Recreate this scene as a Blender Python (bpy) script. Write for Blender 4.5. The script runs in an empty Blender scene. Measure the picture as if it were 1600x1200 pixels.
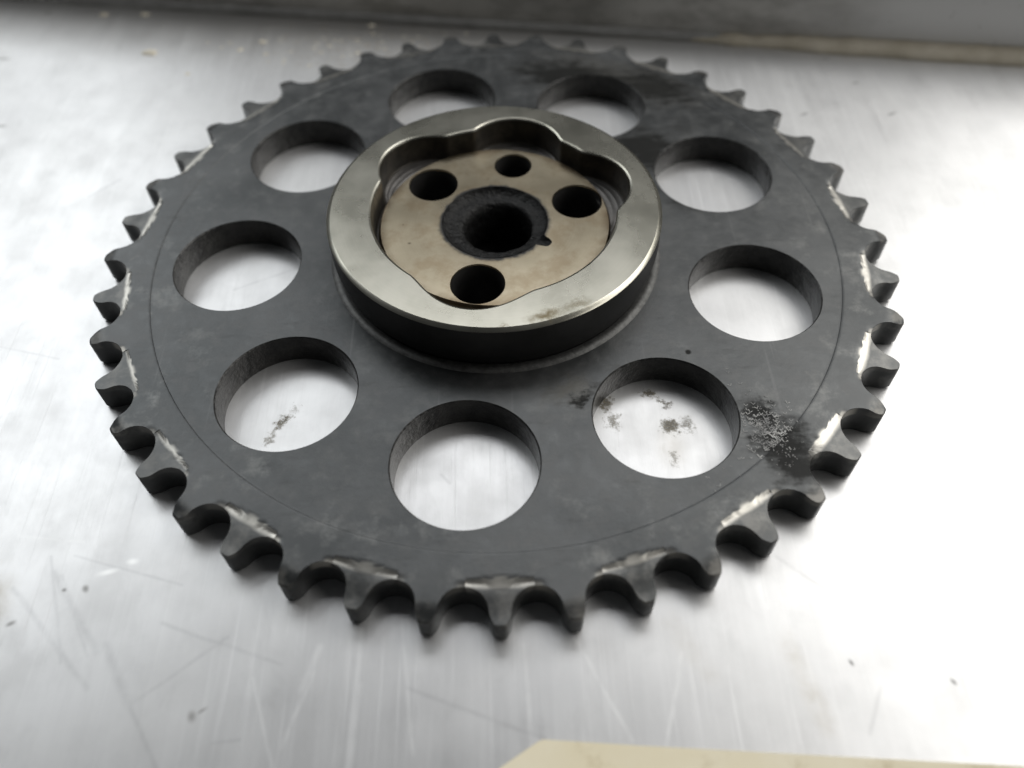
import bpy, bmesh, math, random
from mathutils import Matrix, Vector, noise as mnoise
random.seed(7)
C = bpy.context.scene.collection
S = bpy.context.scene
PI = math.pi
R = math.radians

# ------------------------------------------------------------------ camera
cd = bpy.data.cameras.new('camera'); cam = bpy.data.objects.new('camera', cd); C.objects.link(cam)
rows = [[0.9995361705, -0.0268784503, -0.0143175662],
        [0.0300577399, 0.7951147656, 0.6057136631],
        [-0.0048965363, -0.6058630690, 0.7955538735]]
M = Matrix(rows).transposed().to_4x4()
M.translation = Vector((0.001823, -0.143415, 0.142749))
cam.matrix_world = M
cd.sensor_width = 36.0; cd.lens = 29.8587
cd.clip_start = 0.005; cd.clip_end = 50
cd.dof.use_dof = True; cd.dof.focus_distance = 0.172; cd.dof.aperture_fstop = 8.5
S.camera = cam

# ------------------------------------------------------------------ light
w = bpy.data.worlds.new('World'); S.world = w; w.use_nodes = True
bg = w.node_tree.nodes['Background']
bg.inputs[0].default_value = (0.94, 0.97, 1.0, 1); bg.inputs[1].default_value = 0.035

def area(name, az, el, dist, sx, sy, radiance, col, aim=(0, 0, 0)):
    l = bpy.data.lights.new(name, 'AREA'); l.shape = 'RECTANGLE'; l.size = sx; l.size_y = sy
    l.energy = radiance * PI * sx * sy; l.color = col
    o = bpy.data.objects.new(name, l); C.objects.link(o)
    a, e = R(az), R(el)
    o.location = (dist*math.cos(e)*math.cos(a), dist*math.cos(e)*math.sin(a), dist*math.sin(e))
    d = Vector(aim) - o.location
    o.rotation_euler = d.to_track_quat('-Z', 'Y').to_euler()
    return o
area('ceiling_light_right', 27, 45, 1.1, 0.84, 0.74, 3.5, (1.0, 0.985, 0.95))
area('ceiling_light_left', 138, 41, 1.1, 0.72, 0.62, 2.5, (0.95, 0.985, 1.0))
area('ceiling_light_middle', 86, 60, 1.2, 0.56, 0.42, 2.7, (0.97, 0.985, 1.0))
area('side_light_right', -14, 34, 1.2, 0.70, 0.40, 2.3, (1.0, 0.97, 0.92))
S.view_settings.view_transform = 'Standard'; S.view_settings.look = 'None'
S.view_settings.exposure = 0.14; S.view_settings.gamma = 1.0
S.render.engine = 'CYCLES'

# ------------------------------------------------------------------ node helpers
class NT:
    def __init__(s, name):
        s.m = bpy.data.materials.new(name); s.m.use_nodes = True
        s.t = s.m.node_tree; s.n = s.t.nodes; s.l = s.t.links
        s.b = s.n['Principled BSDF']
        s.P = s.n.new('ShaderNodeTexCoord').outputs['Object']
    def inp(s, sock, v):
        if hasattr(v, 'is_output') or isinstance(v, bpy.types.NodeSocket): s.l.new(v, sock)
        elif v is not None:
            if isinstance(v, tuple) and len(v) == 3 and sock.type == 'RGBA': v = (*v, 1)
            sock.default_value = v
    def math(s, op, a, b=None, c=None, clamp=False):
        n = s.n.new('ShaderNodeMath'); n.operation = op; n.use_clamp = clamp
        for i, v in enumerate((a, b, c)): s.inp(n.inputs[i], v)
        return n.outputs[0]
    def vm(s, op, a, b=None, scale=None):
        n = s.n.new('ShaderNodeVectorMath'); n.operation = op
        s.inp(n.inputs[0], a)
        if b is not None: s.inp(n.inputs[1], b)
        if scale is not None: s.inp(n.inputs['Scale'], scale)
        return n.outputs['Value'] if op in ('LENGTH', 'DOT_PRODUCT', 'DISTANCE') else n.outputs[0]
    def ramp(s, v, a, b, lo=0.0, hi=1.0, smooth=True):
        n = s.n.new('ShaderNodeMapRange'); n.interpolation_type = 'SMOOTHSTEP' if smooth else 'LINEAR'
        s.inp(n.inputs[0], v); s.inp(n.inputs[1], a); s.inp(n.inputs[2], b); s.inp(n.inputs[3], lo); s.inp(n.inputs[4], hi)
        return n.outputs[0]
    def map(s, v, rot=0.0, scale=(1, 1, 1), loc=(0, 0, 0)):
        n = s.n.new('ShaderNodeMapping'); s.inp(n.inputs[0], v)
        n.inputs['Rotation'].default_value = (0, 0, rot); n.inputs['Scale'].default_value = scale
        n.inputs['Location'].default_value = loc
        return n.outputs[0]
    def noise(s, v, scale, detail=3.0, rough=0.55, dist=0.0, color=False):
        n = s.n.new('ShaderNodeTexNoise'); s.inp(n.inputs['Vector'], v)
        n.inputs['Scale'].default_value = scale; n.inputs['Detail'].default_value = detail
        n.inputs['Roughness'].default_value = rough; n.inputs['Distortion'].default_value = dist
        return n.outputs[1 if color else 0]
    def mix(s, f, a, b):
        n = s.n.new('ShaderNodeMix'); n.data_type = 'RGBA'
        s.inp(n.inputs[0], f); s.inp(n.inputs[6], a); s.inp(n.inputs[7], b)
        return n.outputs[2]
    def mixf(s, f, a, b):
        n = s.n.new('ShaderNodeMix'); n.data_type = 'FLOAT'
        s.inp(n.inputs[0], f); s.inp(n.inputs[2], a); s.inp(n.inputs[3], b)
        return n.outputs[0]
    def bump(s, h, strength=0.3, dist=0.0002, normal=None):
        n = s.n.new('ShaderNodeBump'); n.inputs['Strength'].default_value = strength
        n.inputs['Distance'].default_value = dist; s.inp(n.inputs['Height'], h)
        if normal is not None: s.l.new(normal, n.inputs['Normal'])
        return n.outputs[0]
    def seg(s, P, a, b, wd, soft=None):          # soft mark along a line, millimetres
        a = Vector((a[0]/1000, a[1]/1000, 0)); b = Vector((b[0]/1000, b[1]/1000, 0)); ba = b-a
        pa = s.vm('SUBTRACT', P, tuple(a))
        h = s.math('MULTIPLY', s.vm('DOT_PRODUCT', pa, tuple(ba)), 1/ba.length_squared, clamp=True)
        pr = s.vm('SCALE', tuple(ba), scale=h)
        d = s.vm('LENGTH', s.vm('SUBTRACT', pa, pr))
        k = s.ramp(d, 0.0, wd*1.25/1000, 1.0, 0.0)
        if soft: k = s.mul(k, s.ramp(h, 0.0, .35, .15, 1.0))
        return s.mul(k, s.ramp(s.noise(P, 260, 3, .6), .3, .62, .35, 1.0))
    def blob(s, P, c, rx, ry, rot=0.0):
        v = s.vm('SUBTRACT', P, (c[0]/1000, c[1]/1000, 0))
        v = s.map(v, -rot, (1, 1, 1))
        v = s.vm('MULTIPLY', v, (1000/rx, 1000/ry, 0))
        return s.ramp(s.vm('LENGTH', v), 0.0, 1.1, 1.0, 0.0)
    def mx(s, *v):
        o = v[0]
        for x in v[1:]: o = s.math('MAXIMUM', o, x)
        return o
    def mul(s, a, b): return s.math('MULTIPLY', a, b)
    def flat(s):                                  # object position with z dropped
        return s.vm('MULTIPLY', s.P, (1, 1, 0))
    def out(s, **kw):
        for k, v in kw.items(): s.inp(s.b.inputs[k.replace('_', ' ')], v)
        return s.m

# ------------------------------------------------------------------ materials
def mat_table():
    s = NT('worktop_steel'); P = s.flat()
    wob = s.vm('SCALE', s.vm('SUBTRACT', s.noise(P, 90, 2, color=True), (0.5, 0.5, 0.5)), scale=0.0008)
    Pw = s.vm('ADD', P, wob)
    wob2 = s.vm('SCALE', s.vm('SUBTRACT', s.noise(P, 700, 4, 0.7, color=True), (0.5, 0.5, 0.5)), scale=0.006)
    Pg = s.vm('MULTIPLY', s.vm('ADD', P, wob2), (1, 1, 0))
    big = s.noise(P, 14, 4, 0.6)
    mid = s.noise(s.map(P, 0.2, (1, 1, 1)), 60, 5, 0.65)
    # hairline scratches running in several directions
    lines = []
    for rot, sx, sy, sc, th, off in ((R(7), 1, 0.010, 1300, 0.70, 0), (R(-9), 1, 0.008, 1900, 0.70, 3.1), (R(47), 1, 0.010, 1700, 0.68, 7.7), (R(-38), 1, 0.010, 1500, 0.69, 6.1), (R(75), 1, 0.012, 1100, 0.68, 5.7),
                                (R(-62), 1, 0.012, 900, 0.69, 8.3), (R(22), 1, 0.010, 1300, 0.68, 1.7), (R(97), 1, 0.010, 1400, 0.68, 9.9)):
        nz = s.noise(s.map(P, rot, (sx, sy*1.6, 1), (off, off, 0)), sc, 1, 0.4)
        lines.append(s.ramp(nz, th-0.03, th+0.10))
    brush = s.noise(s.map(P, R(4), (1, 0.03, 1)), 700, 3, 0.6)
    brush2 = s.noise(s.map(P, R(-3), (1, 0.06, 1)), 160, 3, 0.6)
    scr = s.mx(*lines)
    lightl = s.mx(*[s.seg(Pw, *q) for q in (((-90.7, -67), (-78.2, -68.7), .45), ((-24.8, -87.4), (-25, -109.8), .5), ((-24.6, -97), (-25.2, -113), .8),
        ((-32.3, -94.4), (-36.1, -106.5), .5), ((-42.5, -95.2), (-37.2, -109.4), .4), ((-31.7, -90), (-34.1, -97.5), .8), ((46.6, -78.4), (46.2, -85.7), .35),
        ((3, -88), (4, -108), .6), ((12, -90), (20, -107), .5), ((30, -93), (24, -112), .5), ((-18, -85), (-15, -108), .45), ((-70, 20), (-95, 5), .5))])
    lightb = s.mx(s.blob(P, (-68, -73), 1.5, .9), s.blob(Pw, (-72, -75), 2.5, .8, .2))
    darkl = s.mx(*[s.seg(Pw, *q) for q in (((-83.3, -71.5), (-75.7, -91.4), .45), ((-81.8, -74.8), (-70.1, -89.9), .9), ((-80.2, -75.5), (-71.5, -90.5), .5), ((-68.8, -88.8), (-62.5, -98.7), 1.1),
        ((-62.5, -98.7), (-52, -114), .6), ((-16.3, -97.6), (5.9, -106.4), .5), ((48.9, -75.4), (61.4, -86.4), .55), ((-11.7, -56.5), (-10, -58.5), .45),
        ((-61.2, -4.8), (-47.9, 1.5), .5), ((-88.4, -77.6), (-70, -96), .7), ((-60, -85), (-38, -93), .5), ((-48, -88), (-62, -99), .5), ((-47.5, -105.5), (-43, -105), .4),
        ((70, -30), (78, -48), .5), ((84, -10), (90, -22), .45), ((-104, 30), (-98, 36), .8), ((-110, -20), (-96, -24), .4), ((62, -100), (58, -107), .5),
        ((75, -60), (84, -66), .4), ((-58, -78), (-79, -71.5), .4))])
    darkb = s.mx(*[s.blob(P, c, rx, ry, rt) for c, rx, ry, rt in (((-75.2, -78.1), .8, 1.1, .5), ((-79, -78.2), .6, .5, 0), ((-86.6, -84.2), 1.2, .6, .5), ((-51.5, -101.1), 1.0, 1.3, .3), ((-50, -100.2), 1.3, .4, .6),
        ((-142.3, 120.8), 2.4, 1.6, 0), ((-40.6, 103.5), 2.0, 1.7, 0), ((-147.9, 94.8), 3, .9, 0), ((-137.1, 61), 2.0, .8, 0), ((83.2, 90.8), 3.2, 1.0, -.15), ((98.5, 82.5), 2.4, .9, 0),
        ((58.1, -95.7), .5, .9, .4), ((74.1, -99.4), .5, .9, .6), ((104, 70), 1.8, .8, .3), ((86, 56), 2.0, .8, .5), ((110, 55), 2.4, .8, .5))])
    gmask = s.mx(s.seg(Pg, (-42.6, -39.7), (-45, -43), 1.5), s.mul(s.seg(Pg, (-45, -43), (-46.8, -47.5), 1.3), .75), s.blob(Pg, (21.8, -40.6), 2.6, 3.2, .2),
                 s.mul(s.blob(Pg, (23, -45), 2.6, 3.5, .1), .7), s.blob(Pg, (31.0, -38.5), 2.6, 1.4, -.3), s.mul(s.seg(Pg, (32.5, -39.8), (35, -42), 1.2), .8),
                 s.blob(Pg, (34.6, -46.6), 3.1, 3.2, .4), s.mul(s.blob(Pg, (38, -46.5), 2.6, 3.4, .2), .65), s.mul(s.blob(Pg, (34.2, -54.5), 1.5, 3.2, 0), .6))
    grain = s.noise(P, 2600, 4, 0.8)
    gunk = s.mul(s.ramp(s.math('ADD', gmask, s.math('MULTIPLY', s.math('SUBTRACT', grain, .5), 1.3)), .18, .95), .95)
    stain = s.mx(s.mul(s.seg(Pw, (47, -88), (52, -107), 2.2), .55), s.mul(s.blob(Pw, (-91.5, -78), 5, 9, .2), 1.0), s.mul(s.blob(Pw, (34, -52), 4, 7, 0), .4),
                 s.mul(s.seg(Pw, (29, -88), (34, -97), 2.5), .35))
    stain = s.mul(stain, s.ramp(mid, .3, .65))
    back = s.blob(P, (-30, 96), 60, 22, -.14)
    rustn = s.noise(s.map(P, R(-9), (1, 1.4, 1)), 330, 4, .7)
    rust = s.mul(back, s.ramp(rustn, .52, .66))
    backd = s.mul(s.blob(P, (-45, 106), 150, 30, -.16), .72)  # back strip darkened: grime, plus the dark reflection of the upstand painted in
    col = s.mix(s.ramp(big, .3, .7), (.66, .66, .665), (.72, .72, .72))
    col = s.mix(s.mul(s.ramp(mid, .38, .72), .45), col, (.54, .54, .54))
    cloud = s.noise(s.map(P, .5, (1, .5, 1)), 170, 5, .7, .6)
    col = s.mix(s.mul(s.ramp(cloud, .45, .75), .30), col, (.50, .50, .50))
    col = s.mix(s.mul(s.ramp(brush, .35, .75), .14), col, (.80, .80, .80))
    col = s.mix(s.mul(scr, .16), col, (.86, .86, .86))
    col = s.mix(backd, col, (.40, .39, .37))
    col = s.mix(s.mul(stain, .6), col, (.40, .34, .24))
    col = s.mix(s.mul(darkl, .22), col, (.28, .28, .29))
    col = s.mix(s.mul(darkb, .6), col, (.12, .115, .11))
    col = s.mix(s.mx(s.mul(lightl, .2), s.mul(lightb, .7)), col, (.96, .96, .95))
    col = s.mix(s.mul(rust, .7), col, (.24, .19, .13))
    col = s.mix(gunk, col, s.mix(s.ramp(grain, .35, .6), (.02, .018, .014), (.20, .175, .12)))
    nonm = s.mx(gunk, s.mul(darkb, .8), s.mul(rust, .8), s.mul(stain, .4))
    met = s.math('MULTIPLY', s.math('SUBTRACT', 1.0, nonm), .62)
    rg = s.math('ADD', .37, s.math('MULTIPLY', s.math('SUBTRACT', big, .5), .14))
    rg = s.math('ADD', rg, s.math('MULTIPLY', s.math('SUBTRACT', brush2, .5), .13))
    rg = s.mixf(s.mx(s.mul(lightl, .25), s.mul(scr, .3)), rg, .52)
    rg = s.math('ADD', rg, s.math('MULTIPLY', s.math('SUBTRACT', mid, .5), .25))
    h = s.math('ADD', s.math('MULTIPLY', brush, .18), s.math('MULTIPLY', scr, -.4))
    h = s.math('ADD', h, s.math('MULTIPLY', gunk, 2.0))
    nrm = s.bump(h, .16, .00006)
    nrm = s.bump(s.noise(P, 38, 2, .5), .10, .0012, nrm)
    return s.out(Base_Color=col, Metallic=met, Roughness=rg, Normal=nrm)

def mat_upstand():
    s = NT('upstand_steel'); P = s.P
    n1 = s.noise(P, 25, 4, .6); n2 = s.noise(s.map(P, 0, (.15, 1, 1)), 500, 3, .6)
    sp = s.ramp(s.noise(P, 420, 4, .75), .64, .72)
    lit_end = s.ramp(s.math('ADD', s.vm('DOT_PRODUCT', P, (1, 0, 0)), s.math('MULTIPLY', s.math('SUBTRACT', n1, .5), .05)), .07, .13)  # paler right end: its reflected brightness is put into the colour
    col = s.mix(s.ramp(n1, .3, .7), (.47, .46, .435), (.60, .59, .56))
    strk = s.ramp(s.noise(s.map(P, 0, (.12, 1, .5)), 260, 4, .65), .42, .7)
    col = s.mix(s.mul(strk, .6), col, (.22, .21, .19))
    col = s.mix(lit_end, col, (.74, .74, .73))
    col = s.mix(s.mul(sp, .5), col, (.20, .18, .14))
    return s.out(Base_Color=col, Metallic=s.math('SUBTRACT', 1.0, s.mx(s.mul(sp, .6), s.mul(lit_end, .6))), Roughness=s.math('ADD', .30, s.math('MULTIPLY', n2, .2)), Normal=s.bump(n2, .15, .0002))

def mat_oxide(wear=False):
    s = NT('oxide_steel_worn' if wear else 'oxide_steel'); P = s.P; F = s.flat()
    n1 = s.noise(P, 45, 5, .62); n2 = s.noise(P, 260, 4, .65); n3 = s.noise(P, 1800, 3, .7)
    wob2 = s.vm('SCALE', s.vm('SUBTRACT', s.noise(P, 330, 4, 0.65, color=True), (0.5, 0.5, 0.5)), scale=0.009)
    Pg = s.vm('MULTIPLY', s.vm('ADD', F, wob2), (1, 1, 0))
    col = s.mix(s.ramp(n1, .3, .72), (.062, .065, .066), (.106, .109, .110))
    col = s.mix(s.mul(s.ramp(n2, .45, .75), .35), col, (.155, .155, .153))
    pale = s.mul(s.ramp(s.noise(P, 120, 5, .7), .52, .72), s.ramp(s.vm('LENGTH', F), .060, .080, .15, .42))
    col = s.mix(pale, col, (.24, .24, .23))
    scr = s.mx(*[s.ramp(s.noise(s.map(F, r, (1, .03, 1), (o, o, 0)), sc, 2, .5), .69, .76) for r, sc, o in ((R(20), 500, 0), (R(-35), 420, 2.2), (R(80), 600, 4.4))])
    col = s.mix(s.mul(scr, .25), col, (.16, .16, .16))
    rg = s.math('ADD', .42, s.math('MULTIPLY', s.math('SUBTRACT', n2, .5), .3))
    rg = s.math('ADD', rg, s.math('MULTIPLY', s.math('SUBTRACT', n1, .5), .25))
    nrm = s.bump(s.math('ADD', n3, s.math('MULTIPLY', scr, -.5)), .10, .00008)
    if not wear:
        oil = s.mx(s.blob(Pg, (54.5, -58.0), 8.5, 12, .35), s.mul(s.blob(Pg, (51, -50), 5, 8, .5), .8), s.mul(s.blob(Pg, (59, -61), 4, 5, 0), .9),
                   s.mul(s.blob(Pg, (22, 66), 27, 12, -.3), .95), s.mul(s.blob(Pg, (44, 60), 20, 13, -.6), .9), s.mul(s.blob(Pg, (38, 33), 13, 17, .4), .95),
                   s.mul(s.blob(Pg, (47, 14), 9, 7, .4), .7), s.blob(F, (39.1, -33.3), .9, .9), s.mul(s.blob(Pg, (17, -43.5), 6, 2.5, .7), .7), s.mul(s.blob(Pg, (48, 42), 10, 12, .6), .45), s.mul(s.blob(Pg, (-58, 40), 8, 10, .5), .2))
        streak = s.noise(s.map(F, R(-30), (.25, 1, 1)), 420, 4, .65)
        oilm = s.ramp(s.math('ADD', oil, s.math('MULTIPLY', s.math('SUBTRACT', streak, .5), 1.35)), .06, .80)
        brown = s.mx(s.mul(s.blob(Pg, (34, 66), 30, 10, -.5), .35), s.mul(s.blob(Pg, (14, -42), 7, 4, .5), .4))
        col = s.mix(brown, col, (.085, .075, .055))
        col = s.mix(s.mul(oilm, .93), col, (.010, .010, .009))
        pitn = s.noise(P, 900, 3, .7)
        rg = s.mixf(s.mul(oilm, .8), rg, .5)
        spec = s.mixf(oilm, .5, .12)
        nrm = s.bump(pitn, .12, .0003)
    return s.out(Base_Color=col, Metallic=s.mixf(oilm, .78, .0), Roughness=rg, Normal=nrm, Specular_IOR_Level=spec)

def mat_tooth(worn):
    s = NT('worn_tooth_steel' if worn else 'tooth_steel'); P = s.P; F = s.flat()
    rad = s.vm('LENGTH', F)
    loc = s.n.new('ShaderNodeObjectInfo').outputs['Random']
    Q = s.n.new('ShaderNodeNewGeometry').outputs['Position']      # the same blotches run on from the plate
    n1 = s.noise(Q, 45, 5, .62); n2 = s.noise(Q, 260, 4, .65); n3 = s.noise(Q, 1800, 3, .7)
    col = s.mix(s.ramp(n1, .3, .72), (.062, .065, .066), (.106, .109, .110))
    col = s.mix(s.mul(s.ramp(n2, .45, .75), .35), col, (.155, .155, .153))
    col = s.mix(s.mul(s.ramp(s.noise(Q, 120, 5, .7), .52, .72), .42), col, (.24, .24, .23))
    top = s.ramp(s.vm('DOT_PRODUCT', P, (0, 0, 1)), .0050, .0056)
    rg = s.math('ADD', .42, s.math('MULTIPLY', s.math('SUBTRACT', n2, .5), .3))
    rg = s.math('ADD', rg, s.math('MULTIPLY', s.math('SUBTRACT', n1, .5), .25))
    met = .78
    if worn:
        r2 = s.math('ADD', rad, s.math('MULTIPLY', s.math('SUBTRACT', n2, .5), .0012))
        zz = s.vm('DOT_PRODUCT', P, (0, 0, 1))
        inner = s.ramp(s.math('ADD', zz, s.math('MULTIPLY', s.math('SUBTRACT', n2, .5), .00014)), .00732, .00720)
        band = s.mul(s.mul(inner, s.ramp(r2, s.math('ADD', .0822, s.math('MULTIPLY', loc, .0008)), s.math('ADD', .0830, s.math('MULTIPLY', loc, .0014)), 1, 0)), top)
        scuff = s.mul(s.mul(inner, top), s.ramp(n2, .35, .7, .1, .5))
        bare = s.mul(s.mul(s.mx(band, s.mul(scuff, .35)), s.ramp(n2, .2, .6, .5, 1.0)), s.ramp(loc, 0, 1, .7, 1.0))
        col = s.mix(bare, col, s.mix(n1, (.46, .44, .395), (.60, .58, .535)))
        met = s.mixf(bare, .78, .95)
        rg = s.mixf(bare, rg, .32)
    else:
        zz = s.vm('DOT_PRODUCT', P, (0, 0, 1))
        inner = s.mul(s.ramp(s.math('ADD', zz, s.math('MULTIPLY', s.math('SUBTRACT', n2, .5), .0002)), .00731, .00716), s.ramp(rad, .0846, .0856, 1, 0))
        ed = s.mx(s.mul(s.mul(s.ramp(rad, .0858, .0885), top), s.mul(s.ramp(n2, .4, .65), .3)), s.mul(s.mul(inner, top), s.ramp(loc, 0, 1, .25, .8)))
        col = s.mix(ed, col, (.42, .40, .36)); met = s.mixf(ed, .78, .92)
    F2 = s.vm('MULTIPLY', Q, (1, 1, 0))                            # the oily patch runs out on to the teeth
    wob2 = s.vm('SCALE', s.vm('SUBTRACT', s.noise(Q, 330, 4, 0.65, color=True), (0.5, 0.5, 0.5)), scale=0.009)
    Pg = s.vm('MULTIPLY', s.vm('ADD', F2, wob2), (1, 1, 0))
    oil = s.mx(s.blob(Pg, (54.5, -58.0), 8.5, 12, .35), s.mul(s.blob(Pg, (59, -61), 4, 5, 0), .9))
    streak = s.noise(s.map(F2, R(-30), (.25, 1, 1)), 420, 4, .65)
    oilm = s.mul(s.ramp(s.math('ADD', oil, s.math('MULTIPLY', s.math('SUBTRACT', streak, .5), 1.35)), .06, .80), s.ramp(oil, .02, .25))
    col = s.mix(s.mul(oilm, .9), col, (.010, .010, .009)); met = s.mixf(oilm, met, 0.0)
    s.inp(s.b.inputs['Specular IOR Level'], s.mixf(oilm, .5, .12))
    return s.out(Base_Color=col, Metallic=met, Roughness=rg, Normal=s.bump(n3, .12, .00010))

def mat_turned(name, c1, c2, rough, stained):
    s = NT(name); P = s.P; F = s.flat()
    rad = s.vm('LENGTH', F)
    cr = s.n.new('ShaderNodeCombineXYZ'); s.l.new(rad, cr.inputs[0])
    n1 = s.noise(P, 70, 4, .6); n2 = s.noise(P, 240, 4, .65)
    ang = s.n.new('ShaderNodeVectorMath')
    nr = cr.outputs[0]
    rings = s.noise(nr, 3200, 3, .7); rings2 = s.noise(nr, 650, 2, .5)
    col = s.mix(s.ramp(n1, .3, .7), c1, c2)
    col = s.mix(s.mul(s.ramp(rings, .45, .7), .12), col, tuple(min(1, x*1.35) for x in c2))
    rg = s.math('ADD', rough, s.math('MULTIPLY', s.math('SUBTRACT', n1, .5), .14))
    met = 1.0
    if stained == 'disc':
        st = s.ramp(s.noise(P, 130, 5, .65), .42, .66)
        col = s.mix(s.mul(st, .38), col, (.22, .145, .07))
        edge = s.ramp(rad, .0232, .0258)
        col = s.mix(s.mul(edge, s.ramp(n2, .3, .7, .2, .7)), col, (.10, .06, .03))
        sp = s.mx(s.blob(F, (-18.7, -6.3), .55, .45), s.mul(s.blob(F, (-9, -19), 1.2, .8), .4), s.ramp(s.noise(P, 520, 3, .6), .73, .78))
        col = s.mix(s.mul(sp, .75), col, (.05, .035, .02))
        ctr = s.ramp(s.math('ADD', rad, s.math('MULTIPLY', s.math('SUBTRACT', n2, .5), .0026)), .0118, .0130, 1, 0)
        col = s.mix(ctr, col, (.012, .012, .012)); met = s.math('SUBTRACT', 1.0, ctr)
        rg = s.mixf(ctr, rg, .36)
    else:
        wob = s.vm('SCALE', s.vm('SUBTRACT', s.noise(P, 500, 4, .7, color=True), (.5, .5, .5)), scale=.005)
        Pg = s.vm('MULTIPLY', s.vm('ADD', F, wob), (1, 1, 0))
        st = s.mx(s.mul(s.blob(Pg, (9.6, -32.8), 5, 1.9, .25), .9), s.mul(s.blob(Pg, (1.7, -35), 1.5, .7), .6), s.mul(s.blob(Pg, (16, -30.2), 4.5, 1.4, .4), .5))
        col = s.mix(st, col, (.13, .095, .035)); met = s.math('SUBTRACT', 1.0, s.mul(st, .6))
    nrm = s.bump(s.math('ADD', rings, s.math('MULTIPLY', rings2, 1.0)), .06, .00004)
    return s.out(Base_Color=col, Metallic=met, Roughness=rg, Normal=nrm)

def mat_plain(name, c1, c2, rough, metal=0.0, scale=200, bump=.3, bd=.0002, spec=.5):
    s = NT(name); n = s.noise(s.P, scale, 4, .65)
    return s.out(Base_Color=s.mix(s.ramp(n, .3, .7), c1, c2), Metallic=metal, Roughness=rough, Specular_IOR_Level=spec, Normal=s.bump(n, bump, bd))

def mat_card():
    s = NT('manila_card'); P = s.P
    n = s.noise(P, 60, 5, .6); f = s.noise(s.map(P, .3, (1, .2, 1)), 700, 3, .7)
    col = s.mix(s.ramp(n, .3, .7), (.82, .74, .54), (.87, .80, .62))
    dirt = s.ramp(s.noise(P, 110, 5, .7), .54, .72)
    col = s.mix(s.mul(dirt, .45), col, (.42, .33, .17))
    return s.out(Base_Color=col, Roughness=.75, Normal=s.bump(f, .2, .0001))

M_TABLE = mat_table(); M_UP = mat_upstand()
M_OX = mat_oxide(); M_TW = mat_tooth(True); M_TP = mat_tooth(False)
M_FL = mat_turned('turned_flange_steel', (.37, .36, .305), (.50, .485, .42), .28, None)
M_DISC = mat_turned('stained_face_steel', (.40, .345, .25), (.49, .43, .32), .30, 'disc')
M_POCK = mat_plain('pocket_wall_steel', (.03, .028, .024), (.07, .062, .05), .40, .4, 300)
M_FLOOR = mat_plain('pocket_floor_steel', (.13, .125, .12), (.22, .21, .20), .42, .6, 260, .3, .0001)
M_SEAM = mat_plain('added_seam_bead', (.40, .40, .39), (.52, .52, .51), .5, .3, 150, .3, .0003)
M_NECK = mat_plain('hub_neck_shaded_steel', (.010, .010, .010), (.018, .018, .018), .6)  # near-black: shade under the flange put into the neck and side colour
M_RING = mat_plain('base_ring_steel', (.07, .07, .068), (.13, .13, .126), .5, .6, 700, .3, .0001)
M_HOLE = mat_plain('hole_wall_shaded_steel', (.008, .008, .008), (.040, .039, .036), .36, 0, 330, .8, .0006)  # near-black: grease, plus the shade inside the holes put into the colour
M_GREASE = mat_plain('black_grease', (.003, .003, .003), (.016, .016, .016), .42, 0, 620, 1.0, .0006, .22)
M_BORE = mat_plain('bore_steel', (.008, .008, .008), (.02, .019, .018), .5, 0, 300)
M_SEAL = mat_plain('sealant', (.50, .45, .35), (.62, .57, .47), .55, 0, 120, .4, .0006)
M_CARD = mat_card()
M_FIL = mat_plain('filings_metal', (.15, .15, .15), (.36, .36, .35), .5, 1.0)
M_CRUMB = mat_plain('crumbs', (.55, .50, .40), (.72, .68, .58), .7)

# ------------------------------------------------------------------ mesh helpers
def mesh_obj(name, verts, faces, mats, parent=None, angle=35, fm=None):
    me = bpy.data.meshes.new(name); me.from_pydata(verts, [], faces)
    for m in (mats if isinstance(mats, (list, tuple)) else [mats]): me.materials.append(m)
    if fm: me.polygons.foreach_set('material_index', fm)
    bm = bmesh.new(); bm.from_mesh(me)
    bmesh.ops.remove_doubles(bm, verts=bm.verts, dist=1e-7)
    bm.to_mesh(me); bm.free()
    me.polygons.foreach_set('use_smooth', [True]*len(me.polygons))
    me.set_sharp_from_angle(angle=R(angle)); me.update()
    o = bpy.data.objects.new(name, me); C.objects.link(o)
    if parent: o.parent = parent
    return o

class MB:
    def __init__(s): s.v = []; s.f = []; s.fm = []
    def loops(s, rings, mat=0, closed=True, flip=False):      # rings: list of equal-length point lists
        base = [len(s.v)]
        idx = []
        for rg in rings:
            idx.append(list(range(len(s.v), len(s.v)+len(rg)))); s.v += [tuple(p) for p in rg]
        n = len(rings[0])
        for a, b in zip(idx, idx[1:]):
            for j in range(n if closed else n-1):
                k = (j+1) % n
                q = (a[j], a[k], b[k], b[j])
                s.f.append(q[::-1] if flip else q); s.fm.append(mat)
    def fill(s, outlines, z, mat=0):          # flat face with holes, facing up
        bm = bmesh.new(); 
        for ol in outlines:
            vs = [bm.verts.new((p[0], p[1], z)) for p in ol]
            for i in range(len(vs)): bm.edges.new((vs[i], vs[(i+1) % len(vs)]))
        bmesh.ops.triangle_fill(bm, use_beauty=True, use_dissolve=False, edges=bm.edges[:], normal=(0, 0, 1))
        bm.verts.index_update(); b0 = len(s.v)
        s.v += [tuple(v.co) for v in bm.verts]
        for f in bm.faces:
            ix = [b0+v.index for v in f.verts]
            if f.normal.z < 0: ix.reverse()
            s.f.append(tuple(ix)); s.fm.append(mat)
        bm.free()
    def build(s, name, mats, parent=None, angle=35): return mesh_obj(name, s.v, s.f, mats, parent, angle, s.fm)

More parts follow.
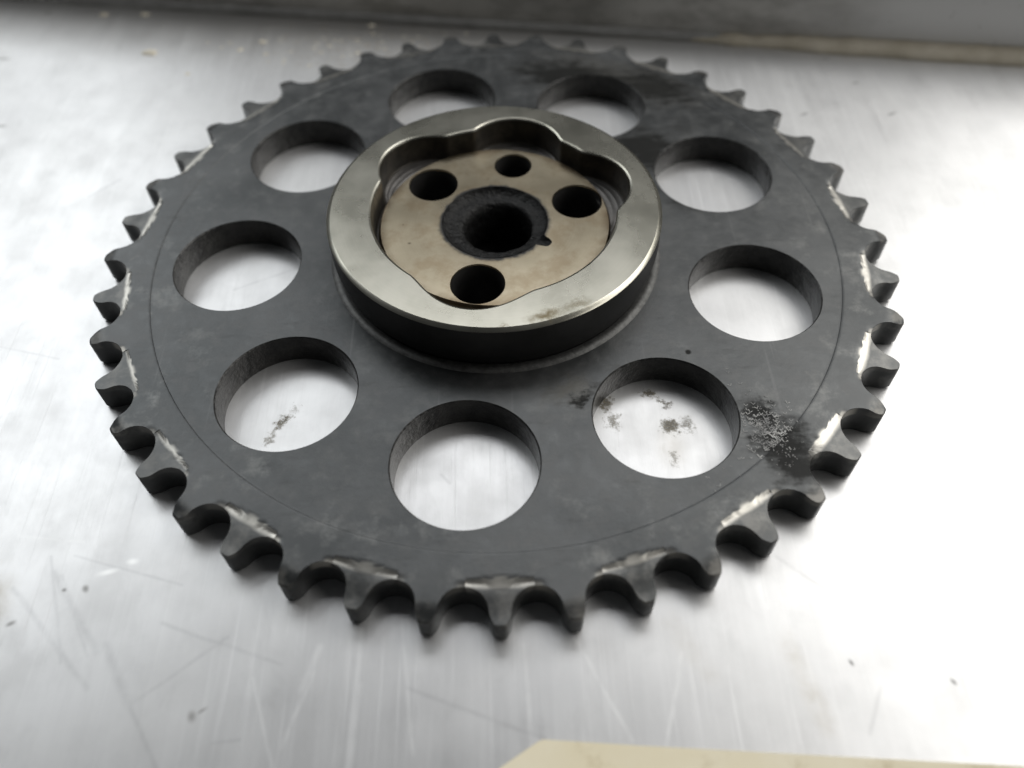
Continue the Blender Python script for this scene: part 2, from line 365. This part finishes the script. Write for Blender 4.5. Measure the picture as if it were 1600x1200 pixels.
def circ(r, z, n, cx=0, cy=0, a0=0.0):
    return [(cx+r*math.cos(a0+2*PI*i/n), cy+r*math.sin(a0+2*PI*i/n), z) for i in range(n)]
mm = 0.001
T = 7.2*mm                                    # plate thickness; the plate lies on the worktop
ZT = T
NT_ = 44; PITCH = 2*PI/NT_; TOOTH0 = -1.5773915
HOLE0 = -1.6845591

# ------------------------------------------------------------------ worktop with its low upstand (setting)
WA = R(-9.3); ux = Vector((math.cos(WA), math.sin(WA), 0)); un = Vector((-math.sin(WA), math.cos(WA), 0))
W0 = Vector((0, 0.1057, 0))
def wp(a, b, z): p = W0 + ux*a + un*b; return (p.x, p.y, z)
t = MB()
NX = 60
t.loops([[wp(-.45+.9*i/NX, b, 0) for i in range(NX+1)] for b in [-.55, -.3, -.22, -.16, -.1, -.05, -.0026]], closed=False)
t.loops([[wp(-.45+.9*i/NX, b, z) for i in range(NX+1)] for b, z in ((-.55, 0), (-.5515, -.0015), (-.5515, -.03))], closed=False, flip=True)
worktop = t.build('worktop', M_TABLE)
worktop['kind'] = 'structure'; worktop['label'] = 'scratched stainless steel worktop that the sprocket lies on'
up = MB()
prof = [(-.0026 + .0026*math.sin(R(a)), .0026 - .0026*math.cos(R(a))) for a in range(0, 91, 15)] + [(0, .010), (0, .0215), (.0008, .0230), (.0022, .0236), (.02, .0236), (.0215, .022), (.0215, .0)]
up.loops([[wp(-.45+.9*i/NX, b, z) for i in range(NX+1)] for b, z in prof], closed=False)
u = up.build('upstand', M_UP, worktop, 60)
# beige sealant bead pressed into the seam, right half
sb = MB(); n = 120; rings = []
for i in range(n+1):
    a = .048 + .20*i/n
    k = min(1, i/14)
    wv = mnoise.noise((a*55, 0, 1.3)); wv2 = mnoise.noise((a*170, 4, 2.1))
    wd = (.0020 + .0020*min(1, max(0, (a-.062)/.05)) + .0007*wv + .0003*wv2)*k + 1e-4
    hh = (.0016 + .0014*min(1, max(0, (a-.062)/.05)) + .0005*wv2)*k + 1e-4
    rings.append([wp(a, -wd*math.cos(R(q))*1.15 - .0001, .00005 + hh*math.sin(R(q))*1.05) for q in range(0, 91, 10)])
sb.loops(rings, closed=False, flip=False)
sealant = sb.build('sealant_bead', M_SEAL, worktop, 80)

wb = MB(); rings = []
for i in range(201):
    a = -.40 + .47*i/200
    wd = .0013 + .00025*mnoise.noise((a*60, 3, 0)); hh = .0021 + .0003*mnoise.noise((a*60, 9, 0))
    rings.append([wp(a, -wd*math.cos(R(q))*1.1 - .0001, .00004 + hh*math.sin(R(q))) for q in range(0, 91, 10)])
wb.loops(rings, closed=False)
seam_line = wb.build('added_seam_bead', M_SEAM, worktop, 80)  # pale bead added to give the cove its bright line

# ------------------------------------------------------------------ chain sprocket
def empty(name, label, cat, loc=(0, 0, 0)):
    o = bpy.data.objects.new(name, None); C.objects.link(o); o.location = loc
    o.empty_display_size = .02; o['label'] = label; o['category'] = cat
    return o
spr = empty('chain_sprocket', 'large dark grey toothed chain sprocket with nine round holes and a raised silvery hub', 'sprocket')

SEG = 28; NR = SEG*NT_
RI = .0810
p = MB()
ZR = ZT + .00014
hole_c = [(.058604*math.cos(HOLE0+i*2*PI/9), .058604*math.sin(HOLE0+i*2*PI/9)) for i in range(9)]
HR = .014157; ch = .00025; NH = 96
p.fill([circ(.0372, ZT, 180), circ(.0766, ZT, NR, a0=TOOTH0-PITCH/2)] + [circ(HR+ch, ZT, NH, *c) for c in hole_c], ZT)
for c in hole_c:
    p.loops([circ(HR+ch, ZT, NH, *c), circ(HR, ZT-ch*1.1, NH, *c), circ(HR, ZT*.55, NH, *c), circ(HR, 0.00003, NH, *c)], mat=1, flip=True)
a0 = TOOTH0-PITCH/2
p.loops([circ(r, z, NR, a0=a0) for r, z in ((.0766, ZT), (.07690, ZT), (.07700, ZT+.00001), (.07708, ZR-.00003), (.07716, ZR), (.0776, ZR), (RI, ZR))], flip=True)
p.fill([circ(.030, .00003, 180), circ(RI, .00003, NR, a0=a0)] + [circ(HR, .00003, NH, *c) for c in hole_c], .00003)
plate = p.build('web_plate', [M_OX, M_HOLE], spr, 30)

def tooth_mesh(worn):
    half = PITCH/2
    gr = .0879; ra = .0044
    def gap_to_tip():                      # from gap bottom (angle -half) up to the tip centre, local axes: x out along the gap, y across towards the tooth
        pts = []
        for k in range(9):
            ph = R(80*k/8); pts.append((gr - ra*math.cos(ph), ra*math.sin(ph)))
        out = []
        for x, y in pts:
            ca, sa = math.cos(-half), math.sin(-half)
            out.append((x*ca - y*sa, x*sa + y*ca))
        e = out[-1]; tip = (.08985, -.00098)
        for k in (1, 2, 3):                # convex flank
            q = k/4; bx = e[0]+(tip[0]-e[0])*q; by = e[1]+(tip[1]-e[1])*q
            out.append((bx + .00010*math.sin(PI*q), by - .00022*math.sin(PI*q)))
        out.append(tip); out.append((.09000, -.00070)); out.append((.09006, 0.0))
        return out                          # 15 points -> 14 segments
    h1 = gap_to_tip()
    outl = h1 + [(x, -y) for x, y in h1[-2::-1]]
    assert len(outl) == SEG+1
    inner = [(RI*math.cos(-half+PITCH*j/SEG), RI*math.sin(-half+PITCH*j/SEG)) for j in range(SEG+1)]
    def zdrop(x, y):
        r = math.hypot(x, y); a = abs(math.atan2(y, x))
        ss = lambda e0, e1, v: (lambda q: q*q*(3-2*q))(max(0, min(1, (v-e0)/(e1-e0))))
        d = .0010*ss(.0868, .0902, r)
        if worn:
            xx = x                          # straight worn ledge across the tooth
            edge = 1 - ss(half*.97, half*1.03, a)*.6
            d = max(d, edge*(.00036*ss(.0818, .0825, xx) + .0006*ss(.0836, .0890, xx)))
        else:
            d = max(d, .00026*ss(half*.66, half*.92, a)*ss(.0822, .0834, r))
        return d
    ts = [0, .12, .24, .36, .48, .6, .7, .8, .88, .95]
    b = MB(); rings = []
    e = .00018
    for tt in ts + [1.0]:
        rg = []
        for (ix, iy), (ox, oy) in zip(inner, outl):
            x, y = ix+(ox-ix)*tt, iy+(oy-iy)*tt
            if tt == 1.0:                   # pulled in a touch for the edge break
                L = math.hypot(ox-ix, oy-iy); x -= (ox-ix)/L*e; y -= (oy-iy)/L*e
            rg.append((x, y, ZR - zdrop(x, y)))
        rings.append(rg)
    last = [(ox, oy, rings[-1][j][2]-e*1.1) for j, (ox, oy) in enumerate(outl)]
    rings.append(last)
    rings.append([(x, y, ZT*.5) for x, y in outl]); 
    rings.append([(x, y, .0007 if math.hypot(x, y) > .0885 else .00025) for x, y in outl])
    rings.append([(x-(x-ix)*.05, y-(y-iy)*.05, .00003) for (x, y), (ix, iy) in zip(outl, inner)])
    rings.append([(x, y, .00003) for x, y in inner])
    b.loops(rings, closed=False, flip=True)
    o = b.build('tooth', M_TW if worn else M_TP, spr, 40)
    return o
tp = {True: tooth_mesh(True), False: tooth_mesh(False)}
tp[True]['label'] = 'tooth with its upper face worn down to bright steel'
used = set()
for i in range(NT_):
    k = (i % 2 == 0)
    if k in used:
        o = tp[k].copy(); C.objects.link(o); o.parent = spr
    else: o = tp[k]; used.add(k)
    o.rotation_euler = (0, 0, TOOTH0 + i*PITCH)

# hub neck with the fillet that meets the plate
ZF = ZT + .01213                              # top of the flange
hb = MB(); N = 240
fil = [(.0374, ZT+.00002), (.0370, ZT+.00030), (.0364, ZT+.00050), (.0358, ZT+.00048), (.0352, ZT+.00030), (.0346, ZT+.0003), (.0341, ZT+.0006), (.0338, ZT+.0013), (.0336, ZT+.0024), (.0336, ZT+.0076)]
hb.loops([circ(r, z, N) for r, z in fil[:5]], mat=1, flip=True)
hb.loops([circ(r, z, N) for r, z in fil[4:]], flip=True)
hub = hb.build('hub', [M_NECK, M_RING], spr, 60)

# flange ring with the lobed pocket
FR = .03647; PR = .0267; ZD = ZT + .0072      # face disc height
bolts = [(-.01400, .01310, .00548), (.01872, .00590, .00550), (-.00384, -.01905, .00560)]
dowel = (.00458, .01915, .0042)
def pocket(a):
    r = PR
    for cx, cy, _ in bolts + [dowel]:
        d0 = math.hypot(cx, cy); ca = math.atan2(cy, cx); lr = .0113 if cy > 0 else .0109; d0 = .0198
        dl = (a-ca+PI) % (2*PI) - PI
        s_ = lr*lr - (d0*math.sin(dl))**2
        if s_ > 0 and abs(dl) < PI/2:
            q = d0*math.cos(dl) + math.sqrt(s_); k = .0007 if cy > 0 else .0045
            e = max(k-abs(r-q), 0)/k; r = max(r, q) + e*e*k*.25
    return r
NP = 720
def poc(off, z): return [((pocket(2*PI*i/NP)+off)*math.cos(2*PI*i/NP), (pocket(2*PI*i/NP)+off)*math.sin(2*PI*i/NP), z) for i in range(NP)]
def lerp(A, B, q): return [tuple(x+(y-x)*q for x, y in zip(a, b)) for a, b in zip(A, B)]
fb = MB()
o1 = circ(FR-.0009, ZF, NP); i1 = poc(.0006, ZF)
fb.loops([circ(.0340, ZT+.0005, NP), circ(.0351, ZT+.0006, NP), circ(.0356, ZT+.0014, NP), circ(FR-.0003, ZT+.0040, NP), circ(FR, ZT+.0060, NP), circ(FR, ZF-.0006, NP)], mat=3, flip=True)
fb.loops([circ(FR, ZF-.0006, NP), circ(FR-.00015, ZF-.00045, NP), circ(FR-.0008, ZF-.00005, NP), o1, lerp(o1, i1, .33), lerp(o1, i1, .66), i1], flip=True)
fb.loops([i1, poc(.0002, ZF-.00015), poc(0, ZF-.0005)], flip=True)
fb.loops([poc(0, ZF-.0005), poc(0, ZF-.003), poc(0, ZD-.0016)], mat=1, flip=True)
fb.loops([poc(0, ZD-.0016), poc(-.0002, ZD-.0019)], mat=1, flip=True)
zl = ZD-.0019
# floor of the lobes, with cutter rings
p0 = poc(-.0002, zl); fl = []
ci = circ(.0250, zl, NP)
for q in range(0, 13):
    rg = lerp(p0, ci, q/12)
    fl.append([(x, y, z + (.00009 if q % 3 == 1 else 0)) for x, y, z in rg])
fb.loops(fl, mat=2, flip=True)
flange = fb.build('flange_ring', [M_FL, M_POCK, M_FLOOR, M_NECK], hub, 16)

# stained face disc with bolt holes, dowel hole and keyed bore
db = MB(); DR = .0258
BR = .0118; KA = R(-33)
def bore(r, z, n=200):
    pts = []
    for i in range(n):
        a = 2*PI*i/n; d = (a-KA+PI) % (2*PI) - PI
        rr = r
        if abs(d) < .14: rr = r + .0026*(1-(abs(d)/.14)**3)
        pts.append((rr*math.cos(a), rr*math.sin(a), z))
    return pts
db.fill([circ(DR-.0005, ZD, 240), bore(BR, ZD)] + [circ(r+.0002, ZD, 64, x, y) for x, y, r in bolts + [dowel]], ZD)
db.loops([circ(DR-.0005, ZD, 240), circ(DR-.0001, ZD-.0005, 240), circ(DR, ZD-.0009, 240), circ(DR, ZD-.0025, 240)], flip=False)
for x, y, r in bolts + [dowel]:
    db.loops([circ(r+.0002, ZD, 64, x, y), circ(r, ZD-.0003, 64, x, y)], mat=0, flip=True)
    db.loops([circ(r, ZD-.0003, 64, x, y), circ(r*.995, ZD-.006, 64, x, y), circ(r*.99, .0004, 64, x, y)], mat=1, flip=True)
disc = db.build('face_disc', [M_DISC, M_BORE], hub, 38)
bb = MB()
def gb(r, z, amp):
    return [(x*(1+amp*mnoise.noise((x*430, y*430, z*300))), y*(1+amp*mnoise.noise((x*430, y*430, z*300))), z + .25*amp*.01*mnoise.noise((x*900, y*900, 7))) for x, y, z in r]
def off(r, dx): return [(x+dx, y-dx*.3, z) for x, y, z in r]
bb.loops([bore(BR, ZD), gb(bore(.0114, ZD-.0005), .0, .015), gb(bore(.0106, ZD-.0012), .0, .04), gb(bore(.0098, ZD-.0014), 0, .05), gb(bore(.0090, ZD-.0015), 0, .09),
          gb(off(circ(.0083, ZD-.0016, 200), .0004), 0, .05), gb(off(circ(.0077, ZD-.0022, 200), .0007), 0, .04), gb(off(circ(.0074, ZD-.0045, 200), .0008), 0, .03), off(circ(.0074, ZD-.013, 200), .0008), off(circ(.0001, ZD-.0132, 200), .0008)], flip=True)  # closed by a blind bottom, added to keep the bore black
bore_o = bb.build('bore', M_GREASE, hub, 60)

# ------------------------------------------------------------------ manila card in front
cb = MB()
co = [(-.0010, -.1104), (.0049, -.1068), (.0058, -.1065), (.0211, -.1079), (.0500, -.1103), (.0795, -.1128), (.118, -.1160), (.122, -.190), (-.024, -.182), (-.030, -.128)]
def cz(x, y, o): return .00030 + o + .0006*max(0, (x-.02)/.08)**2
th = .00035
cb.loops([[(x, y, .00008) for x, y in co], [(x, y, cz(x, y, th)-.0003) for x, y in co]], flip=False)
b0 = len(cb.v); cb.v += [(x, y, cz(x, y, th)-.0003) for x, y in co]; cb.f.append(tuple(range(b0, b0+len(co)))[::-1]); cb.fm.append(0)
card = cb.build('manila_card', M_CARD, None, 30)
card['label'] = 'beige manila card with a clipped corner, in front of the sprocket'; card['category'] = 'card'

# ------------------------------------------------------------------ filings on the oily patch, crumbs at the back
def flake(b, x, y, z, s, tilt, az):
    m = Matrix.Translation((x, y, z)) @ Matrix.Rotation(az, 4, 'Z') @ Matrix.Rotation(tilt, 4, 'X')
    L, W_, H = s, s*.10, s*.05
    pts = [(-L*.7, L, 0), (-W_*.6, -W_, 0), (L, L*.5, 0), (L*.85, L*.75, 0), (0, W_, 0), (-L*.45, L*1.1, 0)]
    i0 = len(b.v); n = len(pts)
    for zz in (0, H):
        for q in pts: b.v.append(tuple(m @ Vector((q[0], q[1], q[2]+zz))))
    b.f.append(tuple(range(i0+n, i0+2*n))); b.f.append(tuple(range(i0+n-1, i0-1, -1)))
    for k in range(n): b.f.append((i0+k, i0+(k+1) % n, i0+n+(k+1) % n, i0+n+k))
    b.fm += [0]*(n+2)
fb2 = MB(); cnt = 0
while cnt < 560:
    q = random.random()
    if q < .72:
        k = random.random()**.75; x, y = 48.5+9*k+random.gauss(0, 2.2), -49-14*k+random.gauss(0, 2.6)
    elif q < .90: x, y = random.gauss(54.8, 1.4), random.gauss(-62.8, 1.3)
    else: x, y = random.gauss(48, 6), random.gauss(-58, 8)
    x *= mm; y *= mm
    rr = math.hypot(x, y)
    if rr > .0822 or rr < .040 or any(math.hypot(x-c[0], y-c[1]) < HR+.0006 for c in hole_c): continue
    flake(fb2, x, y, ZT+.00006, random.uniform(.00015, .00062)*(1.25 if q > .42 and q < .6 else 1), random.uniform(-.12, .2), random.gauss(.1, .3)); cnt += 1
fil_o = fb2.build('metal_filings', M_FIL, None, 20)
fil_o['kind'] = 'stuff'; fil_o['label'] = 'tiny bright metal filings scattered on the oily patch of the sprocket'; fil_o['category'] = 'filings'

def crumb(b, x, y, s):
    i0 = len(b.v)
    for k in range(7):
        a = 2*PI*k/7; r_ = s*random.uniform(.6, 1.1); b.v.append((x+1.5*r_*math.cos(a), y+r_*math.sin(a), .00002))
    for k in range(7):
        a = 2*PI*k/7; r_ = s*random.uniform(.3, .6); b.v.append((x+1.5*r_*math.cos(a), y+r_*math.sin(a), s*.35))
    for k in range(7): b.f.append((i0+k, i0+(k+1) % 7, i0+7+(k+1) % 7, i0+7+k))
    b.f.append(tuple(range(i0+7, i0+14))); b.fm += [0]*8
cr = MB()
for x, y, s_ in ((-103.7, 95.7, 1.9), (-70.3, 100, 1.2), (-76.5, 96.1, .9), (-123.7, 118.7, 1.3), (-110.8, 118, 1.3), (-68.3, 93.2, .8), (-37.5, 107.7, 1.2), (-90, 84, .7)):
    crumb(cr, x*mm, y*mm, s_*mm)
for k in range(60):
    crumb(cr, random.gauss(-42, 18)*mm, random.uniform(86, 104)*mm, random.uniform(.15, .55)*mm)
cro = cr.build('paint_flecks', M_CRUMB, None, 30)
cro['kind'] = 'stuff'; cro['label'] = 'pale dried flecks on the worktop behind the sprocket'; cro['category'] = 'flecks'
